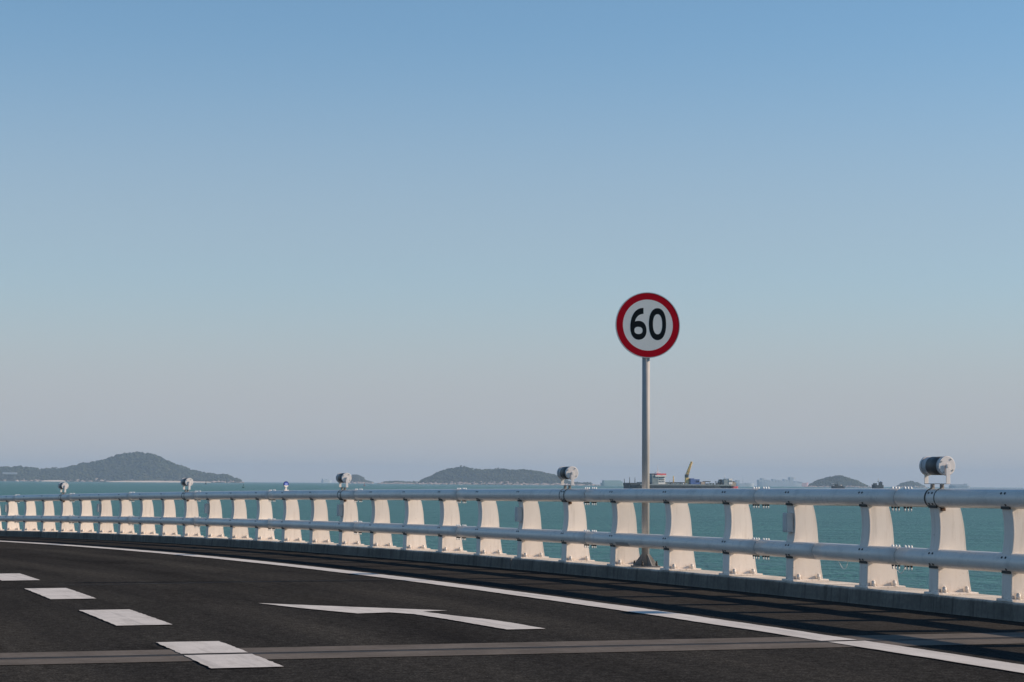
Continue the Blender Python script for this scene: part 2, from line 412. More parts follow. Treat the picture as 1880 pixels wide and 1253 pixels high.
# markings
jl = -11.02 - (8.36-2.5)*0.090
for a, b_ in ((-48, jl-0.05), (jl+0.05, 110)):
    n = int((b_-a)/0.15); V = []; Fc = []; U = []
    for i in range(n+1):
        s_ = a+(b_-a)*i/n
        for t_ in (2.30, 2.60):
            t_ += 0.012*noise.noise(Vector((s_*1.1, t_*9, 0))) + random.uniform(-0.006, 0.006); V.append(P(s_, t_, 0.008)); U.append((s_, t_))
        if i: q = 2*i; Fc.append((q-2, q-1, q+1, q))
    eo = mesh_obj('edge_line', V, Fc, M['line'], road, uvs=U)
    if eo.data.polygons[0].normal.z < 0: eo.data.flip_normals()
D0 = [(-12.26, -10.02), (-8.10, -5.86), (-3.85, -1.46), (0.72, 2.93), (5.2, 7.4), (9.6, 11.8), (14.0, 16.2), (-16.6, -14.4), (-21.0, -18.8)]
ja = -11.02 - (8.36-6.95)*0.090
for k, (a, b_) in enumerate(D0):
    TP = ((-22, 0.0), (-12.4, 0.0), (-8.0, 0.01), (-4.0, -0.01), (-1.6, -0.075), (0.6, -0.125), (2.9, -0.22), (16, -0.8))
    t0, t1 = 6.73, 7.18
    def tp(x):
        for (xa, va), (xb, vb) in zip(TP[:-1], TP[1:]):
            if x <= xb: return va+(vb-va)*(x-xa)/(xb-xa)
        return TP[-1][1]
    if k == 0:
        polysheet('lane_dash', [(a, t0), (a+0.02, t1), (ja-0.065+(t1-6.94)*0.09, t1), (ja-0.065+(t0-6.94)*0.09, t0)], 0.008, M['line'], road)
        polysheet('lane_dash', [(ja+0.065+(t0-6.94)*0.09, t0), (ja+0.065+(t1-6.94)*0.09, t1), (b_+0.05, t1), (b_, t0)], 0.008, M['line'], road)
    else:
        polysheet('lane_dash', [(a, t0+tp(a)), (a+0.04, t1+tp(a)), (b_+0.06, t1+tp(b_)), (b_, t0+tp(b_))], 0.008, M['line'], road)
arrow = [(-5.305, 5.403), (-6.007, 4.903), (-7.111, 4.069), (-7.188, 4.331), (-7.808, 4.244), (-8.378, 4.131), (-8.894, 4.08), (-9.641, 4.061),
         (-9.614, 4.377), (-9.128, 4.40), (-8.26, 4.44), (-7.489, 4.502), (-7.177, 4.64), (-7.232, 4.946), (-6.263, 5.214)]
polysheet('arrow_marking', arrow, 0.008, M['line'], road)

# kerb: cast in lengths with open joints
kerb = None
def kerb_mesh(s0, s1, nm, parent):
    prof = [(0.045, -KH-0.04), (0.030, -0.016), (0.014, 0.0), (-0.46, 0.0), (-0.48, -0.02), (-0.48, -0.60)]   # (t, z above kerb top)
    n = max(2, int((s1-s0)/0.25)); V = []; Fc = []; U = []
    arc = [0, .18, .21, .68, .70, 1.2]
    for i in range(n+1):
        s = s0 + (s1-s0)*i/n
        for j, (t, z) in enumerate(prof):
            jig = 0.006*noise.noise(Vector((s*2.2, j*3.1, 0))) + 0.004*noise.noise(Vector((s*9, j*1.7, 4)))
            V.append(P(s, t + (jig if j < 3 else 0), z + (jig*0.6 if j in (1, 2) else 0), 'kerb')); U.append((s, arc[j]))
    m_ = len(prof)
    for i in range(n):
        for j in range(m_-1):
            a = i*m_+j; Fc.append((a, a+1, a+1+m_, a+m_))
    Fc.append(tuple(range(m_))); Fc.append(tuple(n*m_+j for j in reversed(range(m_))))
    o = mesh_obj(nm, V, Fc, M['kerb'], parent, uvs=U)
    bm = bmesh.new(); bm.from_mesh(o.data); bmesh.ops.recalc_face_normals(bm, faces=bm.faces); bm.to_mesh(o.data); bm.free()
    return o
cuts = [-48, -11.63, 1.62, 15.05, 28.4, 41.9, 60, 85, 110]
kerb = kerb_mesh(cuts[0], cuts[1]-0.02, 'kerb', None)
tag(kerb, 'pale concrete kerb under the bridge railing', 'kerb', kind='structure')
for a, b_ in zip(cuts[1:-1], cuts[2:]): kerb_mesh(a+0.012, b_-0.012, 'kerb_length', kerb)

# ------------------------------------------------------------------ railing
post_s = {}
for i in range(-12, 25): post_s[i] = (21-i)*1.5
post_s[25] = -4.5-1.436; post_s[26] = post_s[25]-1.479; post_s[27] = post_s[26]-1.2456; post_s[28] = post_s[27]-1.1556
post_s[29] = post_s[28]-1.3; post_s[30] = post_s[29]-1.5; post_s[31] = post_s[30]-1.5
for i in range(32, 37): post_s[i] = post_s[i-1]-1.5
PW = 0.15                                        # flange width
TR = 0.085; ZU = 0.949-TR; ZL = 0.322; OT = 0.05 # tube radius, heights, outward offset

def front_o(z):
    # front flange: hollow between the tubes, flares to each tube
    if z < 0.24: return 0.0 + 0.008*(z/0.24)
    if z < 0.40: return 0.008
    u = (z-0.40)/(0.79-0.40)
    return 0.006 + 0.026*max(0, sin(pi*min(1, u)))**0.7
BACK = ((0, .358), (.12, .337), (.236, .320), (.41, .303), (.52, .294), (.6, .285), (.7, .267), (.78, .243), (.86, .212))
def back_o(z):
    for (z0, o0), (z1, o1) in zip(BACK[:-1], BACK[1:]):
        if z <= z1: return o0 + (o1-o0)*(z-z0)/(z1-z0)
    return BACK[-1][1]
def build_post_mesh():
    bm = bmesh.new()
    zs = [0.02, 0.06, 0.12, 0.18, 0.24, 0.32, 0.40, 0.415, 0.44, 0.48, 0.54, 0.60, 0.66, 0.72, 0.755, 0.775, 0.80, 0.86]
    def strip(fo, fi, hw):
        A = []
        for z in zs:
            A.append([bm.verts.new((fo(z), -hw, z)), bm.verts.new((fo(z), hw, z)), bm.verts.new((fi(z), hw, z)), bm.verts.new((fi(z), -hw, z))])
        for a, b_ in zip(A[:-1], A[1:]):
            for k in range(4):
                bm.faces.new((a[k], a[(k+1) % 4], b_[(k+1) % 4], b_[k]))
        bm.faces.new(A[0]); bm.faces.new(list(reversed(A[-1])))
    strip(front_o, lambda z: front_o(z)+0.016, PW/2)
    strip(lambda z: front_o(z)+0.012, lambda z: back_o(z)-0.010, PW/2-0.003)
    strip(lambda z: back_o(z)-0.014, back_o, PW/2-0.0025)
    bmesh.ops.recalc_face_normals(bm, faces=bm.faces)
    es = [e for e in bm.edges if len(e.link_faces) == 2 and e.calc_face_angle(0) > 1.0]
    bmesh.ops.bevel(bm, geom=es, offset=0.002, segments=2, affect='EDGES')
    for f in bm.faces: f.smooth = True
    me = bpy.data.meshes.new('post'); bm.to_mesh(me); bm.free(); me.materials.append(M['post'])
    me.set_sharp_from_angle(angle=radians(50))
    return me
me_post = build_post_mesh()
bm = bmesh.new(); bbox(bm, -0.022, 0.398, -0.12, 0.12, 0.0, 0.020, 0.004)
me_plate = bpy.data.meshes.new('base_plate'); bm.to_mesh(me_plate); bm.free(); me_plate.materials.append(M['post'])
bm = bmesh.new(); bcyl(bm, (0, 0, 0), (0, 0, 0.006), 0.026, seg=14); bcyl(bm, (0, 0, 0.008), (0, 0, 0.045), 0.020, 0.019, seg=14); bcyl(bm, (0, 0, 0.045), (0, 0, 0.056), 0.019, 0.009, seg=14)
me_bolt = bpy.data.meshes.new('anchor_bolt'); bm.to_mesh(me_bolt); bm.free(); me_bolt.materials.append(M['bolt'])
bm = bmesh.new(); bbox(bm, -0.05, 0.028, -0.045, 0.045, 0.50, 0.70, 0.006); bbox(bm, -0.054, -0.049, -0.036, 0.036, 0.515, 0.685, 0.002)
me_box = bpy.data.meshes.new('junction_box'); bm.to_mesh(me_box); bm.free(); me_box.materials.append(M['box'])
# dark saddles where the tubes bear on the front flange
def saddle_mesh(zc):
    bm = bmesh.new()
    bbox(bm, -0.004, 0.11, -0.066, 0.066, zc-TR-0.004, zc-TR+0.03, 0.002)
    me = bpy.data.meshes.new('saddle'); bm.to_mesh(me); bm.free(); me.materials.append(M['dark']); return me
me_sad = [saddle_mesh(ZL), saddle_mesh(ZU)]

railing = empty('bridge_railing', P(0, 0, 0, 'kerb'))
tag(railing, 'white steel bridge railing with two tubular rails on curved blade posts', 'railing')
bpy.context.view_layer.update()
inv = railing.matrix_world.inverted()
def part(name, me, parent, mw):
    o = bpy.data.objects.new(name, me); C.objects.link(o); o.parent = parent
    o.matrix_parent_inverse = Matrix.Identity(4)
    o.matrix_basis = mw
    return o
for i, s in sorted(post_s.items()):
    sc = s - PW/2
    p, h = frame(sc, 0.0)
    mw = inv @ (Matrix.Translation(p) @ Matrix.Rotation(h + radians(random.uniform(-1.2, 1.2)), 4, 'Z') @ Matrix.Rotation(radians(random.uniform(-.4, .4)), 4, 'X'))
    po = part('post', me_post, railing, mw)
    part('base_plate', me_plate, po, Matrix.Identity(4))
    for bx_ in (0.055, 0.288):
        for sy in (-1, 1):
            part('anchor_bolt', me_bolt, po, Matrix.Translation((bx_, sy*0.097, 0.020)) @ Matrix.Rotation(random.random()*6, 4, 'Z'))
    for ms in me_sad: part('saddle', ms, po, Matrix.Identity(4))
    if i % 5 == 0: part('junction_box', me_box, po, Matrix.Identity(4))

# tubes, in lengths joined by bolted sleeves
seams = sorted([-0.8 + 4.5*k for k in range(-1, 12)] + [-8.12, -12.6, -17.1])
SMIN, SMAX = -22.5, 52.0
def tube_mesh(bm, s0, s1, zc, r, step=0.25, seg=28, mi=0, caps=True):
    n = max(1, int(math.ceil((s1-s0)/step))); R_ = []
    for i in range(n+1):
        s = s0+(s1-s0)*i/n; p, h = frame(s, zc)
        o_ = Vector((cos(h), sin(h), 0)); c = p + o_*OT
        R_.append([bm.verts.new(c + o_*(r*cos(2*pi*k/seg)) + Vector((0, 0, r*sin(2*pi*k/seg)))) for k in range(seg)])
    for a, b_ in zip(R_[:-1], R_[1:]):
        for k in range(seg):
            f = bm.faces.new((a[k], a[(k+1) % seg], b_[(k+1) % seg], b_[k])); f.smooth = True; f.material_index = mi
    if caps:
        bm.faces.new(R_[0]).material_index = mi; bm.faces.new(list(reversed(R_[-1]))).material_index = mi
def to_local(bm):
    for v in bm.verts: v.co = inv @ v.co
def rail_bolts(bm, s, zc):
    # slotted bolt heads on the face of the tube at a post
    for ang, both in ((radians(180-32), True), (radians(180+38), random.random() < 0.75)):
        for ds in (-0.028, 0.028):
            if not both and ds > 0: continue
            p, h = frame(s+ds, zc); o_ = Vector((cos(h), sin(h), 0)); n_ = o_*cos(ang) + Vector((0, 0, sin(ang)))
            c = p + o_*OT + n_*TR
            bcyl(bm, c - n_*0.006, c + n_*0.004, 0.011, seg=10)
def splice_bolts(bm, s, zc):
    for k in range(6):
        ds = (-0.165, -0.11, -0.055, 0.055, 0.11, 0.165)[k]
        p, h = frame(s+ds, zc); o_ = Vector((cos(h), sin(h), 0)); c = p + o_*OT
        bcyl(bm, c + Vector((0, 0, TR-0.004)), c + Vector((0, 0, TR+0.012)), 0.0135, 0.012, seg=10, mi=0)
        bsphere(bm, c + Vector((0, 0, TR+0.012)), 0.012, 0.012, 0.008, 1, 0)
        bcyl(bm, c - Vector((0, 0, TR-0.004)), c - Vector((0, 0, TR+0.014)), 0.0115, seg=8, mi=1)
        bcyl(bm, c - Vector((0, 0, TR+0.014)), c - Vector((0, 0, TR+0.040)), 0.0075, seg=8, mi=0)
for nm, zc, extra in (('upper_rail', ZU, []), ('lower_rail', ZL, [-6.55])):
    ends = [SMIN] + sorted(seams+extra) + [SMAX]
    for a, b_ in zip(ends[:-1], ends[1:]):
        if b_ <= SMIN or a >= SMAX: continue
        bm = bmesh.new(); tube_mesh(bm, a+0.004, b_-0.004, zc, TR); to_local(bm)
        seg = bm_obj(nm, bm, M['rail'], railing)
        ps = [s-PW/2 for s in post_s.values() if a < s-PW/2 <= b_]
        if ps:
            bm = bmesh.new()
            for s in ps: rail_bolts(bm, s, zc)
            to_local(bm); tag(bm_obj('bolt_heads', bm, M['dark'], seg), kind='stuff')
        if b_ < SMAX:
            bm = bmesh.new(); tube_mesh(bm, b_-0.12, b_+0.12, zc, TR-0.005, 0.12, 28); to_local(bm)
            bm_obj('sleeve', bm, M['dark'], seg)
            if b_ not in extra:
                bm = bmesh.new(); splice_bolts(bm, b_, zc); to_local(bm)
                tag(bm_obj('splice_bolts', bm, [M['bright'], M['dark']], seg), kind='stuff')

# grey tape patch and loose tie wires on the lower rail
def arc_patch(name, s0, s1, zc, a0, a1, mat, parent):
    V = []; Fc = []; n = 8; m_ = 6
    for i in range(m_+1):
        p, h = frame(s0+(s1-s0)*i/m_, zc); o_ = Vector((cos(h), sin(h), 0))
        for k in range(n+1):
            a = a0+(a1-a0)*k/n; nn = o_*cos(a)+Vector((0, 0, sin(a)))
            V.append(inv @ (p + o_*OT + nn*(TR+0.0015)))
    for i in range(m_):
        for k in range(n):
            q = i*(n+1)+k; Fc.append((q, q+1, q+n+2, q+n+1))
    mesh_obj(name, V, Fc, mat, parent, smooth=True)
arc_patch('tape_patch', -2.08, -1.72, ZL, radians(180+18), radians(180+58), plain('grey_tape', (0.40, 0.38, 0.36), 0.6), railing)
for ws in (-6.95, -8.0):
    bm = bmesh.new(); p, h = frame(ws, ZL-TR); o_ = Vector((cos(h), sin(h), 0)); tv = Vector((-sin(h), cos(h), 0)); prev = None
    for k in range(15):
        u_ = k/14; c = p + o_*(OT-0.02) - tv*(0.02+0.20*u_) - Vector((0, 0, 0.004 + 0.085*sin(pi*min(1, u_*1.05))*(0.6+0.4*u_) - 0.03*max(0, u_-0.8)*5))
        if prev is not None: bcyl(bm, prev, c, 0.003, seg=6)
        prev = c
    to_local(bm); bm_obj('tie_wire', bm, M['bright'], railing)

# ------------------------------------------------------------------ floodlights clamped on the upper rail
ZT = 0.949
def make_floodlight():
    r = empty('floodlight')
    zc = 0.205; L = 0.148
    bm = bmesh.new(); bcyl(bm, (0, -L, zc), (0, L, zc), 0.081, seg=36)
    body = bm_obj('lamp_housing', bm, M['lampbody'], r)
    bm = bmesh.new(); bcyl(bm, (0, -0.105, zc), (0, 0.062, zc), 0.0835, seg=36)
    bm_obj('dark_band', bm, M['lampband'], body)
    for sy in (-1, 1):
        bm = bmesh.new(); bcyl(bm, (0, sy*(L-0.012), zc), (0, sy*(L+0.008), zc), 0.088, seg=36)
        bcyl(bm, (0, sy*(L+0.008), zc), (0, sy*(L+0.011), zc), 0.088, 0.084, seg=36)
        cap = bm_obj('end_cap', bm, M['lampcap'], r)
        for k in range(4):
            a = pi/4 + k*pi/2 + 0.2
            bm = bmesh.new(); c = Vector((0.07*cos(a), sy*(L+0.010), zc+0.07*sin(a))); bcyl(bm, c, c+Vector((0, sy*0.006, 0)), 0.008, seg=8)
            bm_obj('screw', bm, M['steel'], cap)
        bm = bmesh.new()
        bbox(bm, -0.021, 0.021, *sorted((sy*(L+0.022), sy*(L+0.028))), 0.045, zc+0.022, 0.002)
        bcyl(bm, (0, sy*(L+0.005), zc), (0, sy*(L+0.034), zc), 0.014, seg=12)
        bm_obj('bracket_arm', bm, M['lampcap'], r)
    bm = bmesh.new(); bbox(bm, -0.024, 0.024, -(L+0.028), L+0.028, 0.041, 0.047, 0.001)
    bm_obj('bracket_plate', bm, M['steel'], r)
    for y in (-0.075, 0.075):
        bm = bmesh.new()
        # thin strap round the tube and its clamp
        n = 36; ri, ro = TR+0.0005, TR+0.004
        ring = []
        for k in range(n):
            a = 2*pi*k/n
            ring.append([bm.verts.new((q*cos(a), y+w, -TR+q*sin(a))) for q, w in ((ri, -.007), (ro, -.007), (ro, .007), (ri, .007))])
        for k in range(n):
            A, B = ring[k], ring[(k+1) % n]
            for j in range(4): bm.faces.new((A[j], A[(j+1) % 4], B[(j+1) % 4], B[j]))
        bm_obj('strap', bm, M['dark'], r)
        bm = bmesh.new()
        bbox(bm, -0.016, 0.016, y-0.012, y+0.012, -0.002, 0.040, 0.002); bcyl(bm, (0.0, y-0.022, 0.02), (0.0, y+0.026, 0.02), 0.007, seg=8)
        bm_obj('clamp', bm, M['gusset'], r)
    bm = bmesh.new(); bbox(bm, -0.018, 0.022, -0.1, -0.06, -2*TR-0.03, -2*TR-0.002, 0.003)
    bm_obj('strap_buckle', bm, M['rust'], r)
    return r
lamp_labels = {3: 'cylindrical floodlight on the railing in front of the big wooded island, leftmost of five',
               9: 'cylindrical floodlight by the right end of the big island beach, second from left',
               15: 'cylindrical floodlight on the railing in front of the small rocky islet, third of five',
               21: 'cylindrical floodlight on the railing just left of the speed limit sign',
               27: 'largest and nearest cylindrical floodlight, on the railing at far right'}
proto = make_floodlight()
first = True
for i, lab in lamp_labels.items():
    o = proto if first else copy_tree(proto); first = False
    s = post_s[i] - PW/2 + 0.0
    p, h = frame(s, ZT)
    o.location = p + Vector((cos(h), sin(h), 0))*OT
    o.rotation_euler = (0, 0, h + radians(random.uniform(-2, 2)))
    tag(o, lab, 'floodlight', 'floodlights clamped along the railing')

# small blue and white roundel on the far rail
s = post_s[13] - PW/2 ; p, h = frame(s, ZT)
mk = empty('marker_plate', p + Vector((cos(h), sin(h), 0))*OT)
tc_ = Vector((-mk.location.x, -mk.location.y, 0)).normalized(); mk.rotation_euler = (0, 0, atan2(tc_.y, tc_.x) + pi/2 + radians(28))
tag(mk, 'small round blue and white marker clamped on the far railing', 'marker')
bm = bmesh.new(); bcyl(bm, (0, 0, 0.115), (0, 0.008, 0.115), 0.056, seg=32); bm_obj('disc', bm, M['dark'], mk)
def half_disc(name, a0, a1, y, mat, r=0.052):
    V = [(r*cos(a0+(a1-a0)*k/20), y, 0.115+r*sin(a0+(a1-a0)*k/20)) for k in range(21)]
    V2 = [(x, y+0.002, z) for x, _, z in V]; n = 21
    F_ = [tuple(range(n)), tuple(reversed(range(n, 2*n)))] + [(k, (k+1) % n, n+(k+1) % n, n+k) for k in range(n)]
    mesh_obj(name, V+V2, F_, mat, mk)
half_disc('blue_face', radians(-25), radians(205), -0.003, M['blue']); half_disc('white_face', radians(205), radians(335), -0.003, M['signwhite'])
bm = bmesh.new(); bbox(bm, -0.028, 0.028, -0.0055, -0.0035, 0.10, 0.135, 0.0005); bm_obj('pale_emblem', bm, M['lightblue'], mk)
bm = bmesh.new(); bbox(bm, -0.018, 0.018, 0.0, 0.03, -0.004, 0.062, 0.003); bbox(bm, -0.05, 0.05, -0.012, 0.04, -0.003, 0.012, 0.003); bm_obj('bracket', bm, M['lampcap'], mk)

# ------------------------------------------------------------------ speed limit sign
sp = P(-2.08, -0.21, 0, 'kerb')
sign = empty('speed_limit_sign', sp)
tag(sign, 'round red and white 60 speed limit sign on a grey steel pole', 'road sign')
bm = bmesh.new(); bcyl(bm, (0, 0, 0.012), (0, 0, 3.14), 0.0465, seg=36); bcyl(bm, (0, 0, 3.14), (0, 0, 3.15), 0.0465, 0.03, seg=36)
pole = bm_obj('pole', bm, M['pole'], sign)
bm = bmesh.new(); bbox(bm, -0.17, 0.17, -0.16, 0.16, 0.0, 0.016, 0.002); bp = bm_obj('base_plate', bm, M['gusset'], sign)
for k in range(4):
    a = k*pi/2 + 0.45
    d = Vector((cos(a), sin(a), 0)); w = Vector((-sin(a), cos(a), 0))*0.006
    pr = [d*0.045 + Vector((0, 0, 0.016)), d*0.165 + Vector((0, 0, 0.016)), d*0.165 + Vector((0, 0, 0.028)), d*0.055 + Vector((0, 0, 0.155)), d*0.045 + Vector((0, 0, 0.155))]
    V = [q-w for q in pr] + [q+w for q in pr]; n = 5
    mesh_obj('gusset', V, [tuple(reversed(range(n))), tuple(range(n, 2*n))] + [(j, (j+1) % n, n+(j+1) % n, n+j) for j in range(n)], M['gusset'], sign)
    a2 = a + pi/4; c = Vector((0.14*cos(a2), 0.13*sin(a2), 0))
    bm = bmesh.new(); bcyl(bm, c+Vector((0, 0, 0.016)), c+Vector((0, 0, 0.05)), 0.016, seg=6); bcyl(bm, c+Vector((0, 0, 0.05)), c+Vector((0, 0, 0.075)), 0.009, seg=8)
    bm_obj('anchor_bolt', bm, M['dark'], sign)
# plate: local frame x right, y into the picture, z up, then turned
tcv = Vector((-sp.x, -sp.y)).normalized()
face_rz = atan2(tcv.y, tcv.x) + pi/2 + radians(13.5)
PM = Matrix.Translation((0.018, -0.052, 2.945)) @ Matrix.Rotation(face_rz, 4, 'Z')
def ring_mesh(r0, r1, y0, y1, n=96):
    bm = bmesh.new(); A = []
    for k in range(n):
        a = 2*pi*k/n
        A.append([bm.verts.new((r*cos(a), y, r*sin(a))) for r, y in ((r0, y0), (r1, y0), (r1, y1), (r0, y1))])
    for k in range(n):
        p_, q_ = A[k], A[(k+1) % n]
        for j in range(4): bm.faces.new((p_[j], p_[(j+1) % 4], q_[(j+1) % 4], q_[j]))
    return bm
bm = bmesh.new(); bcyl(bm, (0, -0.0, 0), (0, -0.004, 0), 0.398, seg=96); plate = bm_obj('plate', bm, M['signrim'], sign); plate.matrix_basis = PM
bm = ring_mesh(0.394, 0.403, -0.006, 0.016); o = bm_obj('folded_rim', bm, M['signrim'], plate)
bm = bmesh.new(); bcyl(bm, (0, -0.0035, 0), (0, -0.0048, 0), 0.318, seg=96); bm_obj('white_face', bm, M['signwhite'], plate)
bm = ring_mesh(0.3135, 0.3935, -0.0051, -0.0035); bm_obj('red_ring', bm, M['signred'], plate)
for dz in (-0.18, 0.18):
    bm = bmesh.new(); bbox(bm, -0.25, 0.25, 0.004, 0.018, dz-0.02, dz+0.02, 0.002); bm_obj('mounting_rail', bm, M['steel'], plate)
# digits, in units of the ring radius 373 -> 0.3935 m, centre (678, 497)
K = 0.3935/373
def S(x, y): return ((x-678)*K, -(y-497)*K)
def ell(cx, cy, rx, ry, n=48, p_=2.0):
    out = []
    for k in range(n):
        a = 2*pi*k/n; c, s_ = cos(a), sin(a)
        out.append(S(cx+rx*math.copysign(abs(c)**(2/p_), c), cy+ry*math.copysign(abs(s_)**(2/p_), s_)))
    return out
def bez(p0, p1, p2, p3, n=10):
    return [tuple((1-u)**3*a + 3*(1-u)**2*u*b_ + 3*(1-u)*u*u*c + u**3*d for a, b_, c, d in zip(p0, p1, p2, p3)) for u in [k/n for k in range(n)]]
def glyph(name, loops):
    cu = bpy.data.curves.new(name, 'CURVE'); cu.dimensions = '2D'; cu.fill_mode = 'BOTH'; cu.extrude = 0.0001
    for lp in loops:
        spn = cu.splines.new('POLY'); spn.points.add(len(lp)-1); spn.use_cyclic_u = True
        for q, (x, y) in zip(spn.points, lp): q.co = (x, y, 0, 1)
    tmp = bpy.data.objects.new(name, cu); C.objects.link(tmp)
    me = bpy.data.meshes.new_from_object(tmp.evaluated_get(bpy.context.evaluated_depsgraph_get()))
    bpy.data.objects.remove(tmp); bpy.data.curves.remove(cu)
    me.materials.clear(); me.materials.append(M['signblack'])
    o = bpy.data.objects.new(name, me); C.objects.link(o); o.parent = plate
    o.matrix_basis = Matrix.Translation((0, -0.0051, 0)) @ Matrix.Rotation(pi/2, 4, 'X')
    return o
glyph('digit', [ell(792, 484, 103, 186, 64, 2.25), list(reversed(ell(793, 485, 55, 117, 64, 2.25)))])
six = bez((625, 298), (530, 296), (468, 390), (468, 525)) + bez((468, 525), (468, 615), (510, 670), (568, 670)) + bez((568, 670), (625, 670), (662, 626), (662, 562)) + \
      bez((662, 562), (662, 494), (624, 450), (574, 450)) + bez((574, 450), (553, 450), (536, 453), (524, 459)) + bez((524, 459), (534, 408), (572, 369), (625, 368)) + [(625, 368)]
glyph('digit', [[S(*q) for q in six], list(reversed(ell(566, 561, 49, 42, 40, 2.3)))])

# ------------------------------------------------------------------ islands
def ray(u, v):
    c, s_ = cos(ROLL), sin(ROLL); a = u-940; b_ = v-626.5
    uu = a*c+b_*s_; vv = -a*s_+b_*c
    return Vector((uu/F, cos(PITCH)+vv/F*sin(PITCH), sin(PITCH)-vv/F*cos(PITCH)))
def yh(u): return YH + (u-940)*math.tan(ROLL)
def interp(tab, x):
    if x <= tab[0][0]: return tab[0][1]
    for (a, va), (b_, vb) in zip(tab[:-1], tab[1:]):
        if x <= b_:
            w = (x-a)/(b_-a); return va + (vb-va)*w
    return tab[-1][1]
_b = bmesh.new(); bmesh.ops.create_icosphere(_b, subdivisions=1, radius=1.0)
ICO_V = [tuple(v.co) for v in _b.verts]; ICO_F = [tuple(v.index for v in f.verts) for f in _b.faces]; _b.free()
class Clumps:
    def __init__(self): self.v = []; self.f = []
    def add(self, rnd, c, rx, ry, rz, jit):
        n = len(self.v); u_ = rnd.uniform
        self.v += [(c[0]+(x+u_(-jit, jit))*rx, c[1]+(y+u_(-jit, jit))*ry, c[2]+(z+u_(-jit, jit))*rz) for x, y, z in ICO_V]
        self.f += [(a+n, b_+n, c_+n) for a, b_, c_ in ICO_F]
    def stem(self, x, y, z0, z1, r0, r1):
        n = len(self.v)
        for z, r in ((z0, r0), (z1, r1)): self.v += [(x+r*cos(k*pi/3), y+r*sin(k*pi/3), z) for k in range(6)]
        self.f += [(n+k, n+(k+1) % 6, n+6+(k+1) % 6, n+6+k) for k in range(6)]
def island(name, label, prof, D, depth, step, seed, trees, tree_r, rock_frac=0.12, beach=None, lone=()):
    """prof: (column, row of the skyline); real size follows from the distance D"""
    u0, u1 = prof[0][0], prof[-1][0]; um = (u0+u1)/2
    base = ray(um, yh(um)); ox = D*base.x/base.y
    k = D/F
    W = (u1-u0)*k; nx = int(W/step)+2; ny = int(depth/step)+2
    rnd = random.Random(seed)
    def height(x, y):
        u = um + x/k
        hp = max(0.0, (yh(u) - interp(prof, u))*k)
        e = y/(depth*0.5)
        env = max(0.0, 1-abs(e)**1.7)
        nz = noise.noise(Vector((x*0.006+seed, y*0.006, 0)))*0.42 + noise.noise(Vector((x*0.018, y*0.018+seed, 3)))*0.10
        ridge = max(0.0, 1 - abs(e + 0.25*noise.noise(Vector((x*0.003, seed, 1)))))
        return hp*(0.55*env + 0.47*ridge)*(1 + nz*(1-ridge)*1.2) + noise.noise(Vector((x*0.08, y*0.08, seed)))*1.2*min(1, hp/10)
    V = []; Fc = []
    for i in range(nx+1):
        for j in range(ny+1):
            x = -W/2 + W*i/nx; y = -depth/2 + depth*j/ny
            edge = i in (0, nx) or j in (0, ny)
            V.append((x, y, -3.0 if edge else height(x, y)+0.6))
    for i in range(nx):
        for j in range(ny):
            a = i*(ny+1)+j; Fc.append((a, a+ny+1, a+ny+2, a+1))
    o = mesh_obj(name, V, Fc, M['island'], None, smooth=True)
    o.location = (ox, D, 0.0); o.rotation_euler = (0, 0, -math.atan(base.x/base.y))
    tag(o, label, 'island', kind='structure')
    W_ = Clumps()
    for _ in range(trees):
        x = rnd.uniform(-W/2, W/2); y = rnd.uniform(-depth/2, depth*0.22); z = height(x, y)
        if z < tree_r*0.9: continue
        r = tree_r*rnd.uniform(0.55, 1.25)
        W_.add(rnd, (x, y, z+r*0.25), r*rnd.uniform(.8, 1.2), r*rnd.uniform(.8, 1.2), r*rnd.uniform(.6, 1.0), 0.25)
    for (u, hh) in lone:                                 # single trees that break the skyline
        x = (u-um)*k; z = height(x, 0)
        W_.stem(x, 0, z-2, z+hh*0.7, 0.7, 0.4)
        for q in range(4):
            W_.add(rnd, (x+rnd.uniform(-.3, .3)*hh, rnd.uniform(-3, 3), z+hh*rnd.uniform(.5, .9)), hh*rnd.uniform(.25, .4), hh*.3, hh*rnd.uniform(.2, .3), 0.25)
    tag(mesh_obj('woodland', W_.v, W_.f, M['wood'], o, smooth=True), kind='stuff')
    W_ = Clumps()
    for _ in range(int(W*rock_frac)):
        x = rnd.uniform(-W/2, W/2); u = um+x/k
        if beach and any(a < u < b_ for a, b_ in beach) and rnd.random() < 0.93: continue
        y = -depth/2 + rnd.uniform(-0.01, 0.07)*depth; r = rnd.uniform(2.0, 7.0)
        z = max(0.2, height(x, y)*0.9)
        W_.add(rnd, (x, y, z), r*rnd.uniform(.8, 2.2), r, r*rnd.uniform(.5, 1.1), 0.25)
    tag(mesh_obj('shore_rocks', W_.v, W_.f, M['rock'], o), kind='stuff')
    if beach:
        for a, b_ in beach:
            xa, xb = (a-um)*k, (b_-um)*k; n = 60; V = []; Fc = []
            for i in range(n+1):
                x = xa+(xb-xa)*i/n; tp = sin(pi*i/n)**0.25 if 0 < i < n else 0.0
                hh = 7.5 + 1.6*noise.noise(Vector((x*.02, 2, 0)))
                y0 = -depth/2 - 14
                V += [(x, y0-6, -0.5), (x, y0, 2.2*tp), (x, y0+10, hh*tp+0.2), (x, y0+60, hh*tp+0.4)]
            for i in range(n):
                for j in range(3):
                    q = i*4+j; Fc.append((q, q+4, q+5, q+1))
            mesh_obj('beach', V, Fc, M['sand'], o, smooth=True)
    return o, k, um
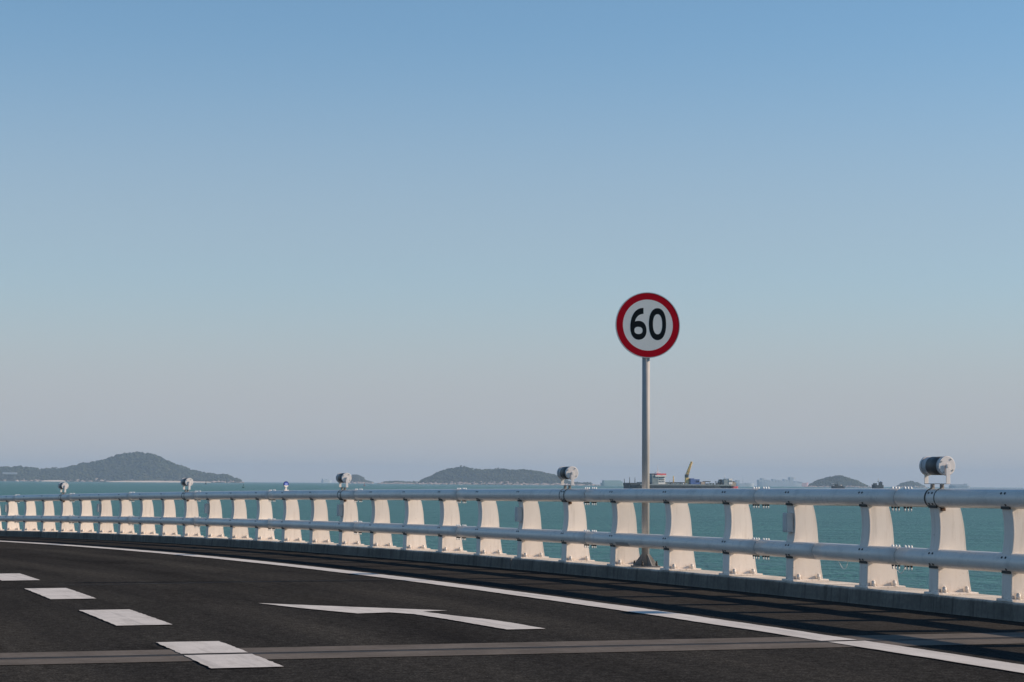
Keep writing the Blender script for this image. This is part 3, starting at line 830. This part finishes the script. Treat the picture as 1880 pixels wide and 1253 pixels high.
big = [(-150, 870), (-90, 862), (-40, 858), (0, 858), (40, 856), (60, 858), (75, 861), (97, 860), (110, 860), (128, 856), (148, 851), (175, 847), (200, 841), (210, 836), (222, 832),
       (240, 829.5), (258, 831), (275, 832.5), (290, 838), (302, 844), (318, 851), (335, 857), (352, 863), (368, 867), (384, 868.5), (398, 871), (412, 870), (424, 876), (440, 881.5)]
isl, kk, um_ = island('wooded_island', 'large dark wooded island with a pale beach at far left', big, 10000, 640, 8, 3, 4200, 8.5, 0.16,
       beach=[(80, 122), (196, 378)], lone=[(60, 6), (103, 12), (258, 9), (288, 9)])
bm = bmesh.new()
bbox(bm, (13-um_)*kk, (38-um_)*kk, -300, -280, 34, 44); bm_obj('long_building', bm, plain('far_building', (0.5, 0.5, 0.5)), isl)
island('wooded_island', 'long flat-topped wooded island just left of the centre', [(770, 884), (778, 878), (790, 874), (800, 868), (812, 863), (825, 859.5), (838, 858), (850, 856), (862, 859), (880, 861), (900, 861),
       (915, 859.5), (930, 861), (945, 862), (960, 861), (978, 863), (995, 865), (1010, 869), (1024, 872), (1036, 878), (1046, 884), (1060, 885), (1080, 885.5), (1100, 888)], 9500, 420, 7, 11, 2600, 6.5, 0.45,
       lone=[(838, 9), (846, 12), (853, 10), (862, 8), (868, 9), (914, 11), (920, 9), (960, 8)])
island('rocky_islet', 'small rocky islet with a dark green top beside a floodlight', [(628, 884), (634, 881), (640, 875), (646, 870.5), (652, 869.5), (660, 872), (666, 876), (672, 881), (684, 884)], 11000, 160, 5, 21, 500, 5.5, 1.0)
island('low_reef', 'low strip of bare rocks left of the flat-topped island', [(696, 885), (704, 882), (720, 880.5), (735, 881), (752, 882), (768, 881.5), (776, 885)], 9800, 90, 5, 31, 120, 3.0, 1.1)
island('rocky_islet', 'green humped islet behind the small dark fishing boat', [(1480, 893), (1490, 887), (1500, 880.5), (1512, 877.5), (1524, 874), (1534, 873), (1541, 871.5), (1550, 874), (1562, 878), (1574, 881), (1582, 886), (1590, 890), (1600, 893)], 9000, 260, 6, 41, 1500, 5.5, 0.4)
island('rocky_islet', 'smallest dark green islet left of the nearest floodlight', [(1636, 893), (1648, 891), (1656, 886), (1666, 883.5), (1676, 882.5), (1684, 885), (1692, 889), (1700, 893)], 11000, 180, 6, 51, 600, 5.5, 0.5)

# ------------------------------------------------------------------ ships and buoys
def ship_root(name, label, cat, u, D, group=None):
    b_ = ray(u, yh(u)); sw = radians(26); o = empty(name, (D*b_.x/b_.y, D, 0), sw-math.atan(b_.x/b_.y)); tag(o, label, cat, group)
    k = D/F; y0 = yh(u)
    # local x (m) of a column and z (m above sea) of a row
    return o, (lambda uu: (uu-u)*k/cos(sw)), (lambda v: (y0 + (0) - v)*k + CAMZ), k
def hull(name, parent, mat, x0, x1, w, z1, bow=1, flare=0.06, sheer=1.0, n=14):
    """lofted hull from the waterline to the deck; bow = +1 at x1, -1 at x0"""
    V = []; Fc = []; L = x1-x0
    for i in range(n+1):
        f = i/n; x = x0+L*f; g = f if bow > 0 else 1-f
        wd = w/2*(1 - max(0, (g-0.72)/0.28)**2.0)*(1 - 0.25*max(0, (0.12-g)/0.12)**2)
        top = z1 + sheer*max(0, (g-0.65)/0.35)**2
        dx = (flare*L*max(0, (g-0.75)/0.25))*(1 if bow > 0 else -1)*0.35
        V += [(x, -wd*0.9, -1.2), (x+dx, -wd, top), (x+dx, wd, top), (x, wd*0.9, -1.2)]
    for i in range(n):
        for j in range(4):
            a = i*4+j; b_ = i*4+(j+1) % 4; Fc.append((a, b_, b_+4, a+4))
    Fc += [(0, 1, 2, 3), tuple(n*4+j for j in (3, 2, 1, 0))]
    o = mesh_obj(name, V, Fc, mat, parent)
    bm = bmesh.new(); bm.from_mesh(o.data); bmesh.ops.recalc_face_normals(bm, faces=bm.faces); bm.to_mesh(o.data); bm.free()
    return o
def blk(name, parent, mat, x0, x1, d, z0, z1, yc=0, bev=0.0):
    bm = bmesh.new(); bbox(bm, x0, x1, yc-d/2, yc+d/2, z0, z1, bev); return bm_obj(name, bm, mat, parent)
def bar(name, parent, mat, p0, p1, r0, r1=None, seg=8):
    bm = bmesh.new(); bcyl(bm, p0, p1, r0, r1, seg=seg); return bm_obj(name, bm, mat, parent)
sm = lambda n, c, r=0.7: plain('ship_'+n, c, r, var=0.15, scale=0.3)
SD = sm('hull_dark', (0.022, 0.040, 0.052)); SG = sm('grey', (0.22, 0.27, 0.28)); SW = sm('white', (0.85, 0.81, 0.76)); SR = sm('red', (0.75, 0.12, 0.13)); SY = sm('yellow', (0.85, 0.58, 0.20))
SB = sm('blue', (0.05, 0.12, 0.34)); ST = sm('tan', (0.45, 0.36, 0.28)); SP = sm('hazed_blue', (0.42, 0.50, 0.56)); SK = sm('window', (0.02, 0.03, 0.04), 0.3); STE = sm('teal', (0.22, 0.36, 0.38))  # haze over the far ships is put into the pale blue
# dredger
r, X, Z, k = ship_root('dredger', 'large working dredger with a yellow crane and white bridge tower behind the rail', 'ship', 1250, 2200)
hull('hull', r, SD, X(1152), X(1346), 22, Z(891.6), 1, 0.05, 1.2)
blk('bulwark', r, SD, X(1152), X(1168), 18, Z(891.8), Z(887.5)); blk('deck_edge', r, SG, X(1170), X(1335), 19, Z(891.8), Z(889.4))
t_ = blk('bridge_tower', r, SW, X(1192.5), X(1216), 16, Z(890), Z(873), bev=0.2)
blk('tower_shaded_side', r, SG, X(1192), X(1203), 17.5, Z(890), Z(873.5)); blk('bridge_wing', r, SW, X(1197), X(1217.5), 19, Z(876), Z(873.2))  # grey block paints in the shaded left side of the white tower
for vz in (877.5, 881, 884.5):
    for q in range(4): blk('window', t_, SK, X(1204.5+q*2.7), X(1206+q*2.7), 0.5, Z(vz+1), Z(vz-0.4), -8.1)
blk('wheelhouse_roof', r, SR, X(1200), X(1217), 18, Z(873.1), Z(870.2)); blk('exhaust_box', r, SD, X(1193), X(1199), 8, Z(873.4), Z(870.5))
bar('radar_mast', r, SW, (X(1208), 0, Z(870.3)), (X(1208), 0, Z(855)), 0.45, 0.15); blk('radar_arm', r, SW, X(1205), X(1211), 0.5, Z(866), Z(865.3)); blk('radar_platform', r, SW, X(1204), X(1212), 4, Z(869), Z(868))
blk('ladder_tower', r, SW, X(1215), X(1219), 5, Z(890), Z(882))
for u, v in ((1146, 880), (1157.5, 877), (1167, 877.5)):
    bar('deck_post', r, SD, (X(u+2 if u < 1150 else u), 0, Z(890)), (X(u+2 if u < 1150 else u), 0, Z(v)), 0.5, 0.25)
blk('winch', r, SG, X(1172), X(1177), 6, Z(890), Z(886)); blk('winch', r, SG, X(1183), X(1189), 7, Z(890), Z(885))
bar('deck_mast', r, SY, (X(1236.5), 0, Z(890)), (X(1236.5), 0, Z(874.5)), 1.0, 0.5); blk('hopper_rail', r, SG, X(1220), X(1258), 12, Z(889.2), Z(887.4))
for q in range(5): blk('hopper_frame', r, SD, X(1222+q*7.5), X(1223.2+q*7.5), 12, Z(889.2), Z(885.8))
blk('crane_pedestal', r, SY, X(1258.5), X(1263.5), 4, Z(890), Z(877)); blk('crane_cab', r, SD, X(1258.6), X(1262), 4.5, Z(877), Z(871.5))
bm = bmesh.new()
q0, q1 = Vector((X(1260.5), 0, Z(874))), Vector((X(1269.8), 0, Z(848)))
dq = (q1-q0).normalized(); nq = Vector((-dq.z, 0, dq.x))
for sy in (-1.4, 1.4):
    for off in (-1.05, 1.05): bcyl(bm, q0+nq*off+Vector((0, sy, 0)), q1+nq*off*0.6+Vector((0, sy*.5, 0)), 0.34, seg=6)
for e in range(9):
    a = q0.lerp(q1, e/9); b2 = q0.lerp(q1, (e+1)/9); sg = 1 if e % 2 else -1
    for sy in (-1.2, 1.2): bcyl(bm, a+nq*1.0*sg+Vector((0, sy, 0)), b2-nq*0.8*sg+Vector((0, sy*.9, 0)), 0.3, seg=6)
bbox(bm, -0.7, 0.7, -0.9, 0.9, 0.0, (q1-q0).length*0.98, 0, 0, Matrix.Translation(q0) @ dq.to_track_quat('Z', 'Y').to_matrix().to_4x4())
bm_obj('crane_boom', bm, SY, r)
bar('crane_cable', r, SK, (q1.x, 0, q1.z), (X(1263), 0, Z(879)), 0.12)
h_ = blk('blue_deckhouse', r, SB, X(1263.8), X(1280), 12, Z(891), Z(880)); blk('deckhouse_roof', r, SB, X(1264), X(1271.5), 8, Z(880), Z(878.5))
for q in range(2): blk('window', h_, SK, X(1274+q*3), X(1275.6+q*3), 0.4, Z(885.5), Z(882.5), -6.1)
blk('white_locker', r, SW, X(1268.5), X(1280), 19.4, Z(896), Z(891.6)); blk('tan_deckhouse', r, ST, X(1284), X(1290.5), 9, Z(891), Z(884.6))
blk('gantry_post', r, SD, X(1291), X(1294), 3, Z(892), Z(883.6)); blk('gantry_arm', r, SD, X(1291), X(1304), 1.6, Z(885), Z(883.4))
blk('gantry_post', r, SD, X(1319), X(1321.5), 3, Z(892), Z(884)); blk('gantry_arm', r, SD, X(1313), X(1321), 1.6, Z(885.6), Z(884.2)); blk('pump_house', r, SG, X(1305), X(1309), 6, Z(890), Z(887))
f_ = blk('forward_house', r, SG, X(1324), X(1336), 14, Z(892), Z(880.5)); blk('forward_bridge', r, SW, X(1333), X(1339.5), 14.5, Z(889), Z(878.5)); blk('forward_wing', r, ST, X(1336), X(1347), 13, Z(892), Z(885))
for q in range(3): blk('window', f_, SK, X(1334+q*1.8), X(1335+q*1.8), 0.4, Z(884), Z(882), -7.3)
blk('forecastle_top', r, SD, X(1342), X(1346), 9, Z(885), Z(883)); bar('forward_mast', r, SW, (X(1331), 0, Z(880.5)), (X(1331), 0, Z(871)), 0.4, 0.15); blk('funnel', r, SD, X(1322), X(1325), 4, Z(884), Z(880))
hull('red_bow', r, SR, X(1340), X(1353), 13, Z(893.5), 1, 0.3, 0.8)
rd = random.Random(5)
for q in range(26):                                   # deck fittings along the hopper
    u = 1172 + q*5.9 + rd.uniform(-1, 1); hgt = rd.uniform(0.8, 2.6)
    if 1190 < u < 1219 or 1257 < u < 1292: continue
    blk('deck_fitting', r, rd.choice((SD, SG, SD, SW, ST)), X(u), X(u+rd.uniform(0.8, 3.0)), rd.uniform(2, 8), Z(889.4), Z(889.0-hgt), rd.uniform(-6, -1))
for u in (1176, 1183, 1226, 1246, 1299, 1310, 1317): bar('vent_pipe', r, SG, (X(u), -5, Z(889)), (X(u), -5, Z(rd.uniform(882.5, 885.5))), 0.28)
# other vessels
r, X, Z, k = ship_root('container_ship', 'faint pale container ship stacked with boxes, left of the humped islet', 'ship', 1435, 12500)
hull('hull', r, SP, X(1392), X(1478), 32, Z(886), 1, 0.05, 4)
for q in range(11):
    u = 1392+q*5.1; tp = 883-((q*7) % 4)*0.9 - (1.5 if q < 2 else 0)
    blk('container_stack', r, SP, X(u), X(u+4.6), 28, Z(886.2), Z(tp))
blk('bridge_tower', r, SP, X(1448.5), X(1455), 26, Z(886), Z(876.5)); blk('bridge_top', r, SW, X(1453), X(1458), 26, Z(879), Z(877)); bar('mast', r, SP, (X(1451), 0, Z(877)), (X(1451), 0, Z(873.5)), 1.5, 0.6)
for q in range(3): blk('container_stack', r, SP, X(1457+q*5), X(1461+q*5), 28, Z(886.2), Z(883.5+q*.6))
hull('red_bow', r, sm('hazed_red', (0.62, 0.36, 0.38)), X(1470), X(1483), 18, Z(886.5), 1, 0.2, 4)  # bow red is paled in its colour for the haze
r, X, Z, k = ship_root('cargo_ship', 'faint low ship with one thin mast right of the dredger bow', 'ship', 1365, 9000)
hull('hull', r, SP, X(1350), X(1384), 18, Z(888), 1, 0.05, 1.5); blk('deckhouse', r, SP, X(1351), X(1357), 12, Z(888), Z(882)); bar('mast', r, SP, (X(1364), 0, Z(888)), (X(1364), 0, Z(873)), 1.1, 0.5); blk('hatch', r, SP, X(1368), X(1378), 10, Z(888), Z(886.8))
r, X, Z, k = ship_root('barge', 'pale teal flat barge right of the flat-topped island', 'ship', 1124, 7600)
hull('hull', r, STE, X(1104), X(1150), 20, Z(887), 1, 0.06, 0.5); blk('cargo_box', r, STE, X(1107), X(1138), 15, Z(887), Z(882.3)); blk('bow_house', r, STE, X(1138.5), X(1142), 12, Z(887), Z(884))
r, X, Z, k = ship_root('fishing_boat', 'small dark fishing boat in front of the humped islet', 'boat', 1538, 3000)
hull('hull', r, SD, X(1527), X(1550), 5, Z(893.5), -1, 0.1, 1.2); blk('wheelhouse', r, SD, X(1533), X(1538), 3.4, Z(893.8), Z(889.8)); bar('mast', r, SD, (X(1537.5), 0, Z(890)), (X(1537.5), 0, Z(883)), 0.25, 0.12); blk('deck_cargo', r, SD, X(1540), X(1547), 3, Z(893.8), Z(892)); blk('bow_roof', r, SW, X(1527), X(1531), 2, Z(889), Z(888.3)); bar('roof_post', r, SD, (X(1529), 0, Z(893)), (X(1529), 0, Z(889)), .15)
r, X, Z, k = ship_root('tug_boat', 'small dark tug with a tall mast right of the humped islet', 'boat', 1612, 3000)
hull('hull', r, SD, X(1601.5), X(1621), 6, Z(891), -1, 0.15, 1.0); blk('fore_block', r, SD, X(1604), X(1609), 4, Z(891), Z(887.5)); blk('wheelhouse', r, SD, X(1614.5), X(1619), 4, Z(891), Z(885.5)); bar('mast', r, ST, (X(1612.5), 0, Z(891)), (X(1612.5), 0, Z(878)), 0.35, 0.2); blk('mast_platform', r, SD, X(1611), X(1614), 1.5, Z(884.5), Z(883.8)); blk('funnel', r, SB, X(1616), X(1618), 2, Z(885.5), Z(884.2))
r, X, Z, k = ship_root('cargo_ship', 'faint blue cargo ship right of the nearest floodlight', 'ship', 1760, 9500)
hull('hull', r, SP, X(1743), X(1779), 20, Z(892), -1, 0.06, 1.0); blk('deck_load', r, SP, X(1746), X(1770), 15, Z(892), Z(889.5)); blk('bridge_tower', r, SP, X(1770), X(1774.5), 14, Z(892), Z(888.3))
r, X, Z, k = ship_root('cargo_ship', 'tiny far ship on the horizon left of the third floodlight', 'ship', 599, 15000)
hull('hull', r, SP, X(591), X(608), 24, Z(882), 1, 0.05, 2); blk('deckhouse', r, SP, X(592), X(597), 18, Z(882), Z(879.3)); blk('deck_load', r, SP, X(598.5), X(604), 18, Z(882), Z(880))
def buoy(label, u, D, v_top, mat):
    r, X, Z, k = ship_root('buoy', label, 'buoy', u, D, 'channel buoys')
    ht = Z(v_top); bm = bmesh.new(); bcyl(bm, (0, 0, -0.4), (0, 0, ht*0.3), ht*0.26, ht*0.24, seg=14); bm_obj('float', bm, mat, r)
    bm = bmesh.new()
    for q in range(4):
        a = q*pi/2+.4; bcyl(bm, (ht*.17*cos(a), ht*.17*sin(a), ht*.3), (ht*.05*cos(a), ht*.05*sin(a), ht*.8), ht*0.03, seg=6)
    bm_obj('cage', bm, mat, r)
    bm = bmesh.new(); bcyl(bm, (0, 0, ht*.78), (0, 0, ht), ht*.11, ht*.05, seg=10); bm_obj('topmark', bm, mat, r)
buoy('dark green buoy off the right tip of the big island', 447, 2500, 889, sm('buoy_green', (0.02, 0.10, 0.09)))
buoy('small dark buoy in front of the right end of the beach', 378, 5200, 882, sm('buoy_dark', (0.03, 0.08, 0.09)))
buoy('reddish buoy on the water right of the third floodlight', 669, 4300, 887, sm('buoy_red', (0.30, 0.06, 0.06)))

# ------------------------------------------------------------------ the hazy air
HZ = 20600
bm = bmesh.new(); bbox(bm, -HZ, HZ, -HZ, HZ, -4.0, 176.0)
hz = bm_obj('haze', bm, [], None)
m = bpy.data.materials.new('haze_air'); m.use_nodes = True; nt = m.node_tree; nt.nodes.clear()
pv = nt.nodes.new('ShaderNodeVolumePrincipled'); mo = nt.nodes.new('ShaderNodeOutputMaterial')
pv.inputs['Color'].default_value = (0.575, 0.78, 1.0, 1); pv.inputs['Density'].default_value = 6.0e-5; pv.inputs['Anisotropy'].default_value = 0.0
nt.links.new(pv.outputs[0], mo.inputs['Volume'])
hz.data.materials.append(m); tag(hz, 'pale blue sea haze filling the air', 'haze', kind='stuff')
